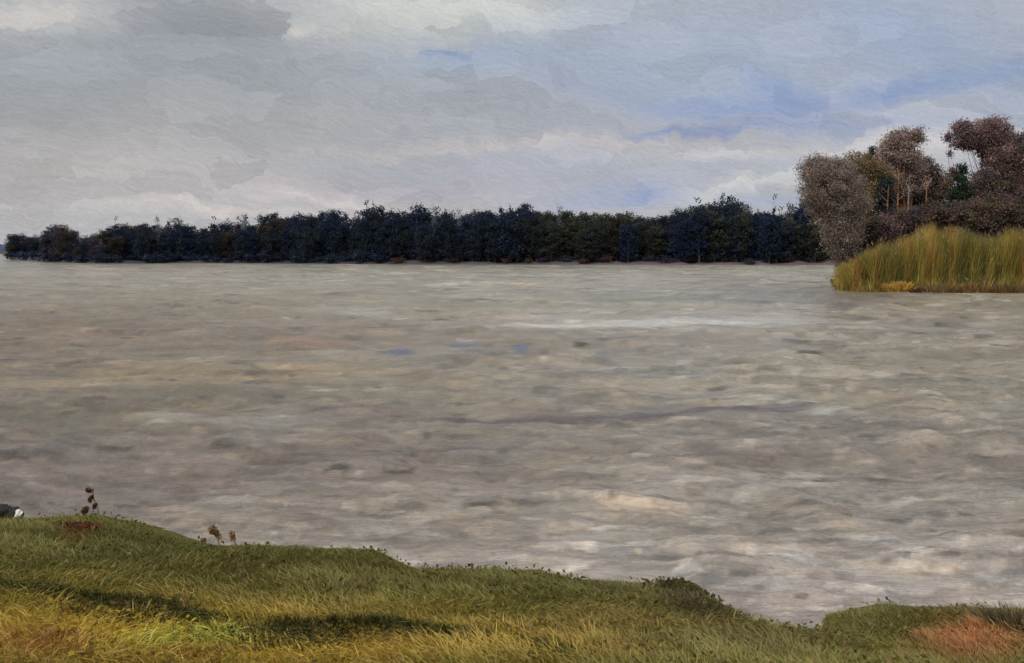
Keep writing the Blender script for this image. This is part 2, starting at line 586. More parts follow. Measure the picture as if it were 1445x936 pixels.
LANES = [  # long lanes and single dabs of silt, foam and painted-in blue sky reflection: px, py, half length, half width, tilt, sRGB
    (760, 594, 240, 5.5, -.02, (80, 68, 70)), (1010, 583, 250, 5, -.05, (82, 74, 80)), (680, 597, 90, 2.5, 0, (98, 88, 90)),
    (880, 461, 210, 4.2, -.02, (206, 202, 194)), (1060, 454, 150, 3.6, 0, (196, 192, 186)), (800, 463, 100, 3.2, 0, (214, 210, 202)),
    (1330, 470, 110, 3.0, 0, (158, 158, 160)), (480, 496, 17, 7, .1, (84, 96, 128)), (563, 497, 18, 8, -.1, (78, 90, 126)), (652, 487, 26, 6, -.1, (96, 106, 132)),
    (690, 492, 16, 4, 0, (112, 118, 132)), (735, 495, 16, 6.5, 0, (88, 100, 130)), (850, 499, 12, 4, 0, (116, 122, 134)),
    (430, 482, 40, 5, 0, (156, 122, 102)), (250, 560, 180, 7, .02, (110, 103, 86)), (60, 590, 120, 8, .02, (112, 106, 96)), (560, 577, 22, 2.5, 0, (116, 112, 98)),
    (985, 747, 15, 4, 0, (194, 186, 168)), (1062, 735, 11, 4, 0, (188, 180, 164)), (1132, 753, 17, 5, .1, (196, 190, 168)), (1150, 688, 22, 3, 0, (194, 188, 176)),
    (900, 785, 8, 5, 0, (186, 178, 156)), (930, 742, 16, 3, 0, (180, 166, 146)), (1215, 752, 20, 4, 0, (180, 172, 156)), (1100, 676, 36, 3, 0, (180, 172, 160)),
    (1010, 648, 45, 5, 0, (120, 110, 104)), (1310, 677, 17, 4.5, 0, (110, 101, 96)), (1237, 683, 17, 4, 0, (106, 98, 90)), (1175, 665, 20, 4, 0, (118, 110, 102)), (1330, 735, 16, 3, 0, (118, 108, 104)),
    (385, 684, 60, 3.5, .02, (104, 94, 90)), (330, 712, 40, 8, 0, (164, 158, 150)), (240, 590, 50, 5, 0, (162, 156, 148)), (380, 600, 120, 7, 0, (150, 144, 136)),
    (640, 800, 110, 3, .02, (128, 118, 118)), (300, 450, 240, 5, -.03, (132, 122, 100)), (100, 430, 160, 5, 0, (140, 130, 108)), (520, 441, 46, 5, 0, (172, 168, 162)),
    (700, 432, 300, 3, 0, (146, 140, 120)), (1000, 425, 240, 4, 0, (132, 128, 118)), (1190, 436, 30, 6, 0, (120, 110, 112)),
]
for i in range(17500 + len(LANES)):
    lane = LANES[i - 17500] if i >= 17500 else None
    small = i > 5200
    cy = 374 + 560 * random.random() ** 1.15
    cx = random.uniform(-120, 1565)
    sc = 0.25 + 0.95 * (cy - HOR) / 450
    hw = random.uniform(18, 75) * (0.55 + 0.5 * sc)
    hh = random.uniform(2.5, 9.5) * sc
    tilt = random.gauss(0, 0.05)
    bend = random.gauss(0, 0.0016)
    if small:
        hw *= random.uniform(.22, .6)
        hh *= random.uniform(.25, .6)
        bend *= 2
    if lane:
        cx, cy, hw, hh, tilt, _c = lane
        bend = 0
    row_py = PYg[:, min(max(int(np.searchsorted(col_px, cx)), 0), nf - 1)]     # falls as the distance grows
    i0 = np.searchsorted(-row_py, -(cy + hh + 8))
    i1 = np.searchsorted(-row_py, -(cy - hh - 8))
    j0 = np.searchsorted(col_px, cx - hw)
    j1 = np.searchsorted(col_px, cx + hw)
    if i1 - i0 < 2 or j1 - j0 < 3:
        continue
    X = PXg[i0:i1, j0:j1] - cx
    Y = PYg[i0:i1, j0:j1] - cy - tilt * X - bend * X * X
    u, v = X / hw, Y / hh
    k = np.clip(1 - np.abs(u) ** 3, 0, 1) * np.clip(1.25 * (1 - v ** 4), 0, 1) * (np.abs(v) < 1) * (np.abs(u) < 1)
    hair = np.sin(v * random.uniform(8, 16) + random.random() * 6 + u * random.uniform(-1, 1))
    dist = H * F / (cy - HOR)
    dep = hh * dist * dist / (H * F)             # half depth of the wavelet on the water
    amp_ = random.uniform(0.07, 0.26) * dep
    amp_ = min(amp_, 0.05) * (0.35 if small else 0.75)
    zz[i0:i1, j0:j1] += k * amp_ * (0.5 * (1 - v * v) + 0.20 * hair)
    tnt = 1 + random.gauss(0, 0.21 if small else 0.12)
    warm = random.gauss(0, 0.02)
    kk = (k * (random.uniform(0.65, 1.0) if small else random.uniform(0.4, 1.0)))[..., None]
    # a wavelet drags its own water along: it takes the tone of its middle
    ii, jj = (i0 + i1) // 2, (j0 + j1) // 2
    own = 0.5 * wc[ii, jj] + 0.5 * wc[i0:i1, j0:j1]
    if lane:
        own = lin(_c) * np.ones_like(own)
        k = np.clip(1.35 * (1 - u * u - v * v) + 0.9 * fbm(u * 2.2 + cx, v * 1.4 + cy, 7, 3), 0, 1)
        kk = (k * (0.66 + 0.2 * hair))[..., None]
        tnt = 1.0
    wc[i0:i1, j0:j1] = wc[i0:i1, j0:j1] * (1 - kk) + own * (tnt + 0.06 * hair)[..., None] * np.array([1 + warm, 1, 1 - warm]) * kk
wc = wc.reshape(-1, 3)
WAVE = 0.085
zz = zz.ravel() * 0.6 - 0.015


def ridge(x, y, s_):
    n = vnoise(x, y, s_) * 0.65 + vnoise(x * 2.1 + 3, y * 2.1 + 7, s_ + 1) * 0.35
    return (1 - np.abs(2 * n - 1)) ** 2.2


calm = 0.12 + 0.88 * smooth(0.0, 1.1, -ground_z(wx_, wy_))      # waves die away in the shallows
wvx = wx_ + 0.5 * fbm(wx_ * .5, wy_ * .5, 63)
wvy = wy_ + 0.6 * fbm(wx_ * .35, wy_ * .35, 64)
for lam, rot, sd_ in [(0.32, .10, 1), (0.75, -.06, 2), (1.7, .05, 3), (4.2, -.03, 4)]:
    cx_, sx2 = math.cos(rot), math.sin(rot)
    a1, b1 = (wvx * cx_ + wvy * sx2) / (lam * 1.7), (-wvx * sx2 + wvy * cx_) / lam
    gust = 0.55 + 0.9 * vnoise(wx_ * .07 + sd_, wy_ * .12, 66 + sd_)
    fade_ = np.clip(lam / (Rr * 0.0055 * 2.2) - .3, 0, 1)      # only waves the sheet can carry
    zz += WAVE * min(lam, 0.9 + 0.15 * lam) * gust * fade_ * calm * (ridge(a1, b1, 60 + 3 * sd_) - .42)
M_water = bpy.data.materials.new('silty_water')
M_water.use_nodes = True
nt = M_water.node_tree
nt.nodes.clear()
q = NG(nt)
p = q.n('ShaderNodeBsdfPrincipled')
at = q.n('ShaderNodeAttribute', attribute_name='tint')
co = q.n('ShaderNodeTexCoord').outputs['Object']
ox, oy, oz = q.sep(co)
n1 = q.noise(q.vec(q.m('MULTIPLY', ox, 1.0), q.m('MULTIPLY', oy, 2.4), 0.0), 1.6, 5, 0.65)[0]
n2 = q.noise(q.vec(q.m('MULTIPLY', ox, 1.0), q.m('MULTIPLY', oy, 3.0), 4.0), 7.0, 4, 0.65)[0]
n3 = q.noise(q.vec(q.m('MULTIPLY', ox, 0.5), q.m('MULTIPLY', oy, 1.0), 9.0), 26.0, 3, 0.6)[0]
n4 = q.noise(q.vec(q.m('MULTIPLY', ox, 0.10), q.m('MULTIPLY', oy, 0.30), 2.0), 1.0, 5, 0.7, dist=0.6)[0]
kk = q.m('ADD', q.m('ADD', -0.10, q.m('ADD', q.m('MULTIPLY', n3, 0.28), q.m('MULTIPLY', n4, 0.90))), q.m('ADD', q.m('MULTIPLY', n1, 0.42), q.m('MULTIPLY', n2, 0.50)))
WATER_K = 0.76
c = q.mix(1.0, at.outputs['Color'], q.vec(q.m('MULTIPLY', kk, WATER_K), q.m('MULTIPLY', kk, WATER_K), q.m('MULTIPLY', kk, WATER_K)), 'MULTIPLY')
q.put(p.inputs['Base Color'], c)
p.inputs['Roughness'].default_value = 0.16
p.inputs['IOR'].default_value = 1.33
p.inputs['Specular IOR Level'].default_value = 0.4
b = q.n('ShaderNodeBump')
b.inputs['Strength'].default_value = 0.85
b.inputs['Distance'].default_value = 0.08
q.put(b.inputs['Height'], q.m('ADD', n1, q.m('ADD', q.m('MULTIPLY', n2, 0.6), q.m('MULTIPLY', n3, 0.10))))
nt.links.new(b.outputs[0], p.inputs['Normal'])
nt.links.new(p.outputs[0], q.n('ShaderNodeOutputMaterial').inputs[0])
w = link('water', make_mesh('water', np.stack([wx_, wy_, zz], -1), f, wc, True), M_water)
w['kind'] = 'structure'

# ---- blue wooded hills beyond the open end of the lake; blue is painted haze
hx = np.linspace(-1, 1, 120)
hv, hf = [], []
for j, (dep, kz) in enumerate([(0, 0), (35, .75), (90, 1.0), (220, .8), (420, 0)]):
    for i, t in enumerate(hx):
        a0 = math.atan2(-330 - 722.5, F) + (math.atan2(60 - 722.5, F) - math.atan2(-330 - 722.5, F)) * (t + 1) / 2
        r0 = 800 + dep
        hgt = (1 - abs(t) ** 6) * (9 + 7 * fbm(t * 4, j * 0.0, 71) + 5 * float(fbm(t * 26, j * 1.0, 73)))
        hv.append((r0 * math.sin(a0), r0 * math.cos(a0), -0.3 + kz * hgt))
for j in range(4):
    for i in range(119):
        hf.append((j * 120 + i, j * 120 + i + 1, (j + 1) * 120 + i + 1, (j + 1) * 120 + i))
M_hill = mat('haze_blue_wooded_hill', (0.055, 0.08, 0.15), 0.95, False, 0.05, 0.3, 0.08)  # haze of the distance put into the base colour as blue
h = link('hills', make_mesh('hills', hv, np.array(hf), None, True), M_hill)
h['kind'] = 'structure'

# ------------------------------------------------------------------ foliage and wood
def tube(path, radii, sides=7):
    path = [np.asarray(p, float) for p in path]
    vs, fs = [], []
    for i, p in enumerate(path):
        t = path[min(i + 1, len(path) - 1)] - path[max(i - 1, 0)]
        t = t / (np.linalg.norm(t) + 1e-9)
        a = np.cross(t, [0.31, 0.9, 0.2])
        a /= np.linalg.norm(a)
        b = np.cross(t, a)
        for k in range(sides):
            th = 2 * math.pi * k / sides
            vs.append(p + radii[i] * (math.cos(th) * a + math.sin(th) * b))
    for i in range(len(path) - 1):
        for k in range(sides):
            k2 = (k + 1) % sides
            fs.append((i * sides + k, i * sides + k2, (i + 1) * sides + k2, (i + 1) * sides + k))
    return np.array(vs), np.array(fs)


def join(parts):
    vs, fs, o = [], [], 0
    for v, f_ in parts:
        vs.append(v)
        fs.append(f_ + o)
        o += len(v)
    return np.concatenate(vs), np.concatenate(fs)


def leaves(P, size, up=0.35, stretch=1.6):
    """one bent leaf spray (two quads) at each point"""
    n = len(P)
    d = rng.normal(size=(n, 3))
    d[:, 2] += up
    d /= np.linalg.norm(d, axis=1)[:, None]
    s = np.cross(d, rng.normal(size=(n, 3)))
    s /= np.linalg.norm(s, axis=1)[:, None]
    nn = np.cross(d, s)
    L = (size * rng.uniform(0.6, 1.35, n))[:, None]
    W = L / stretch
    v = np.stack([P - d * L * .5, P + s * W * .5 + nn * W * .12, P + d * L * .5, P - s * W * .5 + nn * W * .12], 1)
    f_ = np.arange(n * 4).reshape(n, 4)
    return v.reshape(-1, 3), f_


def crown_points(ell, n_clump, per, spread):
    """ell: (cx,cy,cz,rx,ry,rz); clumps sit mostly towards the outside of the crown"""
    vol = np.array([e[3] * e[4] * e[5] for e in ell]) ** 0.75
    pick = rng.choice(len(ell), n_clump, p=vol / vol.sum())
    d = rng.normal(size=(n_clump, 3))
    d /= np.linalg.norm(d, axis=1)[:, None]
    r = rng.random(n_clump) ** 0.42
    E = np.array(ell)[pick]
    cen_ = E[:, :3] + d * r[:, None] * E[:, 3:6] * 0.9
    P = np.repeat(cen_, per, 0) + rng.normal(size=(n_clump * per, 3)) * spread * np.array([1, 1, 0.75])
    cid = np.repeat(np.arange(n_clump), per)
    return cen_, P, cid


def leaf_tint(cid, n_clump, cols, var=0.22, leafvar=0.18, gain=1.0):
    cols = np.array([lin(c) for c in cols])
    base = cols[rng.integers(0, len(cols), n_clump)]
    base = base * (1 + rng.normal(0, var, (n_clump, 1)))
    t = gain * base[cid] * (1 + rng.normal(0, leafvar, (len(cid), 1)))
    return np.clip(np.repeat(t, 4, 0), 0.004, 0.6)


M_leaf = mat('foliage', rough=0.9, spec=0.05, trans=0.35)
M_bark = mat('grey_brown_bark', (0.11, 0.085, 0.07), 0.9, False, 0.15, 0.35, 3.0, 0.6, 9.0)
M_bark_warm = mat('orange_lit_bark', (0.30, 0.15, 0.075), 0.9, False, 0.15, 0.35, 3.0, 0.6, 9.0)  # russet bark, with orange light on the trunks put into its colour
M_bark_pale = mat('pale_birch_bark', (0.24, 0.23, 0.23), 0.85, False, 0.2, 0.35, 2.0, 0.4, 9.0)


def tree_parts(root, height, ell, cols, leaf, n_clump, per, spread, trunk_r, bark, trunks=((0, 0, 0, 0),), limb_n=14, crown_name='crown', up=0.35, stretch=1.6, gain=1.0):
    """trunk, limbs and crown of one tree, in its own space"""
    cen_, P, cid = crown_points(ell, n_clump, per, spread)
    v, f_ = leaves(P, leaf, up, stretch)
    link(crown_name, make_mesh(crown_name, v, f_, leaf_tint(cid, n_clump, cols, 0.2, 0.12, gain)), M_leaf, root)
    zc = [e[2] for e in ell]
    top = ell[int(np.argmax(zc))]
    stems, limbs = [], []
    for (bx, by, tx, ty) in trunks:
        tip = np.array([top[0] + tx, top[1] + ty, top[2]])
        b0 = np.array([bx, by, -0.25])
        pts = [b0 + (tip - b0) * t + np.array([math.sin(t * 5 + bx) * .12, math.cos(t * 4) * .1, 0]) * height * 0.06 * (t > 0) for t in np.linspace(0, 1, 8)]
        rad = [trunk_r * (1.25 if t == 0 else 1) * (1 - 0.85 * t) for t in np.linspace(0, 1, 8)]
        stems.append(tube(pts, rad, 8))
        order = rng.permutation(len(cen_))[:max(1, limb_n // len(trunks))]
        for k in order:
            c_ = cen_[k]
            t = np.clip((c_[2] - 0.25 * height) / height, 0.18, 0.9) * rng.uniform(0.6, 0.95)
            i_ = min(int(t * 7), 6)
            s_ = pts[i_] + (pts[i_ + 1] - pts[i_]) * (t * 7 - i_)
            mid = (s_ + c_) / 2 + np.array([0, 0, -0.06 * height * rng.random()]) + rng.normal(0, .04 * height * .3, 3)
            r_ = trunk_r * (1 - 0.8 * t) * 0.45
            limbs.append(tube([s_, mid, c_], [r_, r_ * .6, r_ * .2], 5))
    v, f_ = join(stems)
    tr = link('trunk', make_mesh('trunk', v, f_, None, True), bark, root)
    if limbs:
        v, f_ = join(limbs)
        link('limbs', make_mesh('limbs', v, f_, None, True), bark, tr)
    return root


# ------------------------------------------------------------------ far wood: one of each kind, then copies
DARK = [(48, 58, 68), (42, 52, 68), (56, 64, 66), (58, 60, 62), (42, 48, 70)]  # far foliage shifted to navy, bluish air haze put into its colour
OLIVE = [(66, 70, 56), (58, 64, 58), (50, 58, 58), (74, 72, 56)]
BROWN = [(76, 64, 58), (62, 56, 52), (52, 50, 48), (66, 60, 48)]
BLUE = [(44, 54, 82), (40, 50, 78), (50, 58, 76)]
VIOLET = [(84, 78, 90), (72, 68, 80), (62, 62, 72)]
PALE = [(112, 120, 130), (98, 106, 118), (124, 130, 138)]


def broad(cols, w, seed, n=130):
    root = empty('far_tree', (0, 0, 0))
    ell = [(0, 0, 5.4, w, w, 4.4), (w * .2, 0.1, 7.4, w * .9, w * .9, 2.3), (-w * .4, 0, 3.4, w * .75, w * .8, 2.6), (w * .1, 0, 2.2, w * .95, w * .9, 2.0)]
    tree_parts(root, 10, ell, cols, 0.36, n, 28, 0.42, 0.2, M_bark, limb_n=8)
    return root


def conifer(cols, w, n=110):
    root = empty('far_conifer', (0, 0, 0))
    ell = [(0, 0, 1.2 + 8.4 * t, w * (1.02 - t) + .12, w * (1.02 - t) + .12, 0.95) for t in np.linspace(0, 1, 8)]
    tree_parts(root, 10, ell, cols, 0.42, n, 13, 0.30, 0.18, M_bark, limb_n=6, up=-0.5)
    return root


def slender(cols, w, n=44, bark=None):
    root = empty('pale_tree', (0, 0, 0))
    ell = [(0, 0, 7.6, w, w, 2.3), (w * .3, 0, 5.6, w * 1.1, w * 1.1, 2.0)]
    tree_parts(root, 10, ell, cols, 0.34, n, 14, 0.28, 0.13, bark or M_bark_pale, limb_n=12, up=1.2, stretch=3.0)
    return root


protos = {
    'dark': [broad(DARK, 2.3, 1), broad(DARK, 2.9, 2), broad(BLUE + DARK[:2], 2.5, 3)],
    'olive': [broad(OLIVE, 2.5, 4)],
    'brown': [broad(BROWN, 2.4, 5)],
    'violet': [broad(VIOLET, 2.2, 6)],
    'conifer': [conifer(DARK, 1.9), conifer(BLUE + DARK[:1], 1.6)],
    'pale': [slender(PALE, 0.75)],
    'wispy': [slender(VIOLET + PALE[:1], 0.9, bark=M_bark)],
}
used = set()


def place(kind, x, y, h, label, cat, group, var=None, wscale=1.0):
    src = protos[kind][random.randrange(len(protos[kind])) if var is None else var]
    if src.name in used:
        o = copy_tree(src)
    else:
        o = src
        used.add(src.name)
    s = h / 9.9
    wz = s ** 0.6 * wscale * random.uniform(0.9, 1.12)
    o.location = (x, y, float(ground_z(x, y)) - 0.05)
    o.rotation_euler = (0, 0, random.uniform(0, 6.28))
    o.scale = (wz, wz, s)
    tag(o, label, cat, group)
    return o


TOPS = [(2, 332), (12, 323), (30, 324), (45, 331), (62, 334), (74, 318), (92, 318), (104, 326), (130, 322), (160, 317), (168, 312), (185, 318), (210, 313),
        (245, 312), (290, 314), (330, 309), (370, 306), (400, 304), (450, 300), (500, 296), (540, 288), (585, 290), (610, 298), (650, 297), (700, 293),
        (780, 289), (860, 291), (878, 299), (905, 302), (940, 303), (958, 292), (985, 282), (1028, 281), (1042, 292), (1075, 296), (1110, 290), (1135, 279),
        (1170, 282), (1250, 285), (1400, 285), (1500, 285)]
tx, ty = zip(*TOPS)


def section(px):
    if px < 150:
        return 'low violet-tinged tree at the far left tip of the wood', 'trees at the left tip of the far wood'
    if px < 430:
        return 'dark tree in the left stretch of the far wood across the water', 'trees in the left stretch of the far wood'
    if px < 740:
        return 'blackish tree in the tall middle stretch of the far wood', 'trees in the middle of the far wood'
    if px < 945:
        return 'olive-tinged dark tree above the muddy far shore, right of the middle', 'trees right of the middle of the far wood'
    return 'dark tree in the raised right stretch of the far wood, near the willow', 'trees in the right stretch of the far wood'


KINDS = {0: ['violet', 'violet', 'dark', 'brown'], 1: ['dark', 'dark', 'dark', 'conifer', 'brown'], 2: ['dark', 'dark', 'conifer', 'dark', 'dark'],
         3: ['olive', 'dark', 'olive', 'brown', 'dark'], 4: ['dark', 'dark', 'conifer', 'dark', 'olive']}
for row, (step, back, hmul) in enumerate([(10.5, 4, 0.86), (12.5, 10, 0.97), (16.0, 17, 1.0)]):
    pxx = 17.0 + row * 3
    while pxx < 1178:
        jx = pxx + random.uniform(-3, 3)
        a = math.atan2((jx - PW / 2) / F, 1)
        r = float(np.interp(a, far_az, far_r)) + back + random.uniform(-2, 2)
        if jx < 60:
            r = max(r, far_r[4] + back + random.uniform(-2, 3))
        x, y = r * math.sin(a), r * math.cos(a)
        topy = float(np.interp(jx, tx, ty)) + 15 * (TAB[int(jx / 34 + 0.35 * math.sin(jx * .05)) % 256, 33] - .45) + random.uniform(-2.5, 4) + (random.uniform(2, 22) if row == 0 else 0)
        ztop = at_depth(jx, topy, y)[2]
        h_ = ztop - float(ground_z(x, y))
        lab, grp = section(jx)
        sidx = 0 if jx < 150 else 1 if jx < 430 else 2 if jx < 740 else 3 if jx < 945 else 4
        kind = random.choice(KINDS[sidx])
        place(kind, x, y, max(h_, 3), lab, 'tree', grp, wscale=0.95)
        pxx += step * random.uniform(0.8, 1.2)

SPECIAL = [  # single trees that stand out along the skyline
    ('pale', 225, 301, 0.9, 'slim pale blue-grey tree rising above the left part of the far wood'),
    ('wispy', 252, 303, 1.2, 'wispy violet-grey treetop just right of the slim pale tree in the far wood'),
    ('wispy', 80, 313, 1.3, 'square violet-brown treetop standing up near the left tip of the far wood'),
    ('conifer', 166, 310, 0.7, 'small pointed dark treetop between the violet top and the slim pale tree'),
    ('pale', 347, 297, 0.7, 'small pale feathery treetop on the skyline at left centre of the wood'),
    ('pale', 462, 294, 0.7, 'faint pale treetop just left of the highest dark top in the wood'),
    ('dark', 536, 281, 0.55, 'narrow dark treetop, the highest point in the middle of the far wood'),
    ('pale', 613, 287, 0.7, 'first of two pale treetops right of the highest dark top'),
    ('pale', 648, 289, 0.6, 'second of two pale treetops right of the highest dark top'),
    ('pale', 789, 285, 0.7, 'lone pale thin treetop right of the middle of the far wood'),
    ('wispy', 1052, 282, 0.8, 'first thin bare treetop in the gap left of the grey willow'),
    ('conifer', 1090, 281, 0.6, 'dark spire of a tree in the gap left of the grey willow'),
    ('wispy', 1112, 281, 0.8, 'last thin bare treetop before the grey willow'),
]
for kind, jx, topy, ws, lab in SPECIAL:
    a = math.atan2((jx - PW / 2) / F, 1)
    r = float(np.interp(a, far_az, far_r)) + 7
    x, y = r * math.sin(a), r * math.cos(a)
    h_ = at_depth(jx, topy, y)[2] - float(ground_z(x, y))
    place(kind, x, y, h_, lab, 'tree', None, wscale=ws)

# low bushes along the far shore
M_dummy = None


def far_bush(cols):
    root = bpy.data.objects.new('shore_bush', None)
    ell = [(0, 0, 0.9, 2.2, 1.6, 1.0), (1.2, 0, 0.7, 1.4, 1.4, .8), (-1.3, 0, .6, 1.3, 1.3, .7)]
    cen_, P, cid = crown_points(ell, 46, 12, 0.3)
    P[:, 2] = np.maximum(P[:, 2], 0.05)
    v, f_ = leaves(P, 0.36)
    me = make_mesh('shore_bush', v, f_, leaf_tint(cid, 46, cols))
    me.materials.append(M_leaf)
    return me


bushes = [far_bush(DARK + BLUE), far_bush([(96, 74, 66), (82, 66, 62), (74, 66, 70)]), far_bush([(70, 66, 80), (60, 58, 72)])]
pxx = 20
while pxx < 1165:
    a = math.atan2((pxx - PW / 2) / F, 1)
    r = float(np.interp(a, far_az, far_r)) + random.uniform(0.5, 4)
    x, y = r * math.sin(a), r * math.cos(a)
    which = 0 if pxx < 560 else random.choice([1, 1, 2])
    o = bpy.data.objects.new('shore_bush', bushes[which])
    C.objects.link(o)
    s = random.uniform(0.7, 1.3) * (1 if pxx < 560 else .6)
    o.location = (x, y, float(ground_z(x, y)))
    o.rotation_euler = (0, 0, random.uniform(0, 6.28))
    o.scale = (s, s, s * random.uniform(.7, 1.1))
    if pxx < 560:
        tag(o, 'low blackish bush along the waterline of the left half of the far shore', 'bush', 'dark bushes along the far shore')
    else:
        tag(o, 'low brown or violet bush along the muddy right half of the far shore', 'bush', 'brown bushes along the far shore')
    pxx += random.uniform(12, 22) * (1 if pxx < 560 else 1.8)

# ------------------------------------------------------------------ the point on the right: trees
def point_tree(name, px0, D, ells, cols, label, cat='tree', leaf=0.135, dens=1.0, trunk_r=0.16, bark=None, trunks=((0, 0, 0, 0),), spread=0.22, limb_n=22, up=0.35, stretch=1.7, per=68, dy=0.75, gain=1.9):
    """ells in picture measure (cx, cy, rx, ry), turned into metres at depth D"""
    bx = (px0 - PW / 2) / F * D / CP
    gz0 = float(ground_z(bx, D))
    root = empty(name, (bx, D, gz0))
    E = []
    vol = 0
    for (cx, cy, rx, ry) in ells:
        c_ = at_depth(cx, cy, D)
        m = D / F
        E.append((c_[0] - bx, 0.0 + random.uniform(-.2, .2), c_[2] - gz0, rx * m, rx * m * dy, ry * m))
        vol += rx * ry
    n = int(vol * 0.125 * dens)
    hgt = max(e[2] + e[5] for e in E)
    tree_parts(root, hgt, E, cols, leaf, n, per, spread, trunk_r, bark or M_bark, trunks, limb_n, up=up, stretch=stretch, gain=gain)
    tag(root, label, cat)
    return root


GREY = [(124, 114, 106), (110, 100, 94), (116, 102, 92), (102, 95, 92), (112, 95, 84)]
OLBR = [(104, 90, 66), (94, 82, 64), (116, 98, 72), (84, 80, 60)]
GRBR = [(120, 104, 98), (108, 93, 88), (130, 114, 104), (100, 86, 84)]
RED = [(88, 70, 64), (78, 64, 62), (98, 78, 66), (74, 64, 62), (82, 74, 62), (62, 60, 52)]
PURP = [(100, 82, 84), (90, 74, 78), (112, 92, 88), (82, 70, 72)]
DKBL = [(38, 48, 56), (34, 44, 50), (46, 54, 50)]
DKGR = [(46, 56, 40), (40, 48, 42), (54, 60, 42)]

point_tree('willow', 1198, 66, [(1158, 242, 32, 24), (1174, 266, 48, 46), (1194, 290, 34, 50), (1176, 296, 38, 38), (1186, 330, 32, 34), (1192, 356, 22, 26), (1200, 376, 18, 18)], GREY,
           'big rounded grey-brown willow leaning out left at the tip of the point', trunks=((0, 0, .5, 0), (.3, .2, 1.2, 0), (-.15, .1, -.2, .2)), dens=1.05, up=1.0, stretch=2.6, gain=1.6, limb_n=40)
point_tree('olive_tree', 1224, 72, [(1214, 238, 28, 24), (1240, 250, 26, 26), (1226, 280, 26, 34), (1232, 320, 26, 34)], OLBR,
           'olive-brown tree right behind the grey willow', dens=1.0)
point_tree('tall_tree', 1270, 74, [(1275, 196, 26, 17), (1258, 206, 20, 18), (1294, 194, 11, 13), (1252, 226, 22, 18), (1272, 224, 30, 18), (1284, 250, 28, 34), (1262, 262, 24, 26)], GRBR,
           'tall tree with flat-topped grey-brown crown and orange lit trunk', bark=M_bark_warm, trunk_r=0.22, dens=1.0)
point_tree('russet_tree', 1310, 77, [(1306, 250, 30, 32), (1326, 275, 30, 30), (1300, 290, 36, 34), (1330, 305, 34, 28), (1270, 285, 22, 30)], RED,
           'dark russet tree between the tall grey crown and the gap of sky', dens=1.0, bark=M_bark_warm)
point_tree('russet_tree', 1244, 78, [(1240, 268, 22, 34), (1256, 300, 34, 34), (1290, 310, 30, 30)], RED + PURP[:2] + DKBL[:1],
           'low russet tree in the shade between willow and tall trunk', dens=1.2)
point_tree('conifer', 1230, 86, [(1230, 207, 6, 9), (1230, 220, 12, 10), (1230, 238, 12, 10), (1230, 258, 16, 12), (1230, 285, 20, 18)], DKBL,
           'blue-black conifer tip showing just left of the tall flat-topped crown', dens=1.6, up=-.4, spread=.16)
point_tree('conifer', 1250, 71, [(1250, 262, 8, 12), (1250, 280, 14, 14), (1250, 305, 20, 20)], DKBL,
           'small blue-black conifer standing left of the orange trunk', dens=1.5, up=-.4, spread=.18)
point_tree('conifer', 1357, 72, [(1357, 240, 7, 8), (1357, 255, 13, 10), (1357, 275, 20, 14), (1357, 300, 26, 18)], DKGR,
           'dark green pointed conifer below the purple-brown crown', dens=1.5, up=-.4, spread=.18)
point_tree('tall_tree', 1372, 76, [(1384, 190, 34, 22), (1362, 200, 22, 14), (1354, 180, 15, 10), (1406, 178, 17, 14), (1408, 218, 26, 30), (1396, 206, 24, 20), (1340, 192, 6, 6), (1420, 200, 16, 22)], PURP,
           'tall tree with broad purple-brown crown on thin bare stems', trunks=((0, 0, -.8, 0), (.4, .1, .1, 0), (1.2, 0, .9, 0)), trunk_r=0.13, dens=1.15)
point_tree('small_branch_tree', 1342, 80, [(1337, 196, 4, 7), (1341, 216, 4, 5), (1345, 245, 8, 8)], PURP,
           'thin sapling with two small leaf tufts in the gap of sky', trunk_r=0.05, dens=2.0, spread=.12, limb_n=6)
point_tree('russet_tree', 1420, 74, [(1424, 238, 34, 40), (1400, 270, 40, 36), (1440, 215, 22, 26), (1440, 290, 36, 34), (1372, 290, 30, 30)], RED + PURP,
           'broad reddish-purple tree under the purple-brown crown at the right', dens=1.0)
point_tree('russet_tree', 1470, 78, [(1462, 230, 34, 46), (1490, 270, 44, 50), (1450, 195, 16, 14)], PURP + RED,
           'tall purple-brown tree cut by the right edge of the picture', dens=1.0)
point_tree('bush', 1390, 68, [(1370, 305, 50, 26), (1410, 300, 40, 30), (1440, 310, 36, 30), (1370, 335, 50, 22), (1430, 338, 50, 22)], RED + PURP + OLBR[:1] + DKGR[:1],
           'long dark purple-brown thicket behind the right half of the reeds', 'bush', dens=1.1, gain=1.5, trunk_r=.06)
point_tree('bush', 1300, 69, [(1276, 312, 40, 20), (1320, 306, 36, 22), (1290, 336, 44, 20), (1340, 336, 40, 20)], RED + PURP + DKBL[:1],
           'dark reddish thicket behind the highest part of the reeds', 'bush', dens=1.2, gain=1.5, trunk_r=.06)
point_tree('bush', 1232, 67, [(1228, 328, 24, 18), (1212, 338, 18, 16), (1250, 322, 22, 18), (1236, 346, 26, 18)], PURP + RED,
           'low violet-brown bush between the willow foot and the reeds', 'bush', dens=1.2, gain=1.2, trunk_r=.06)
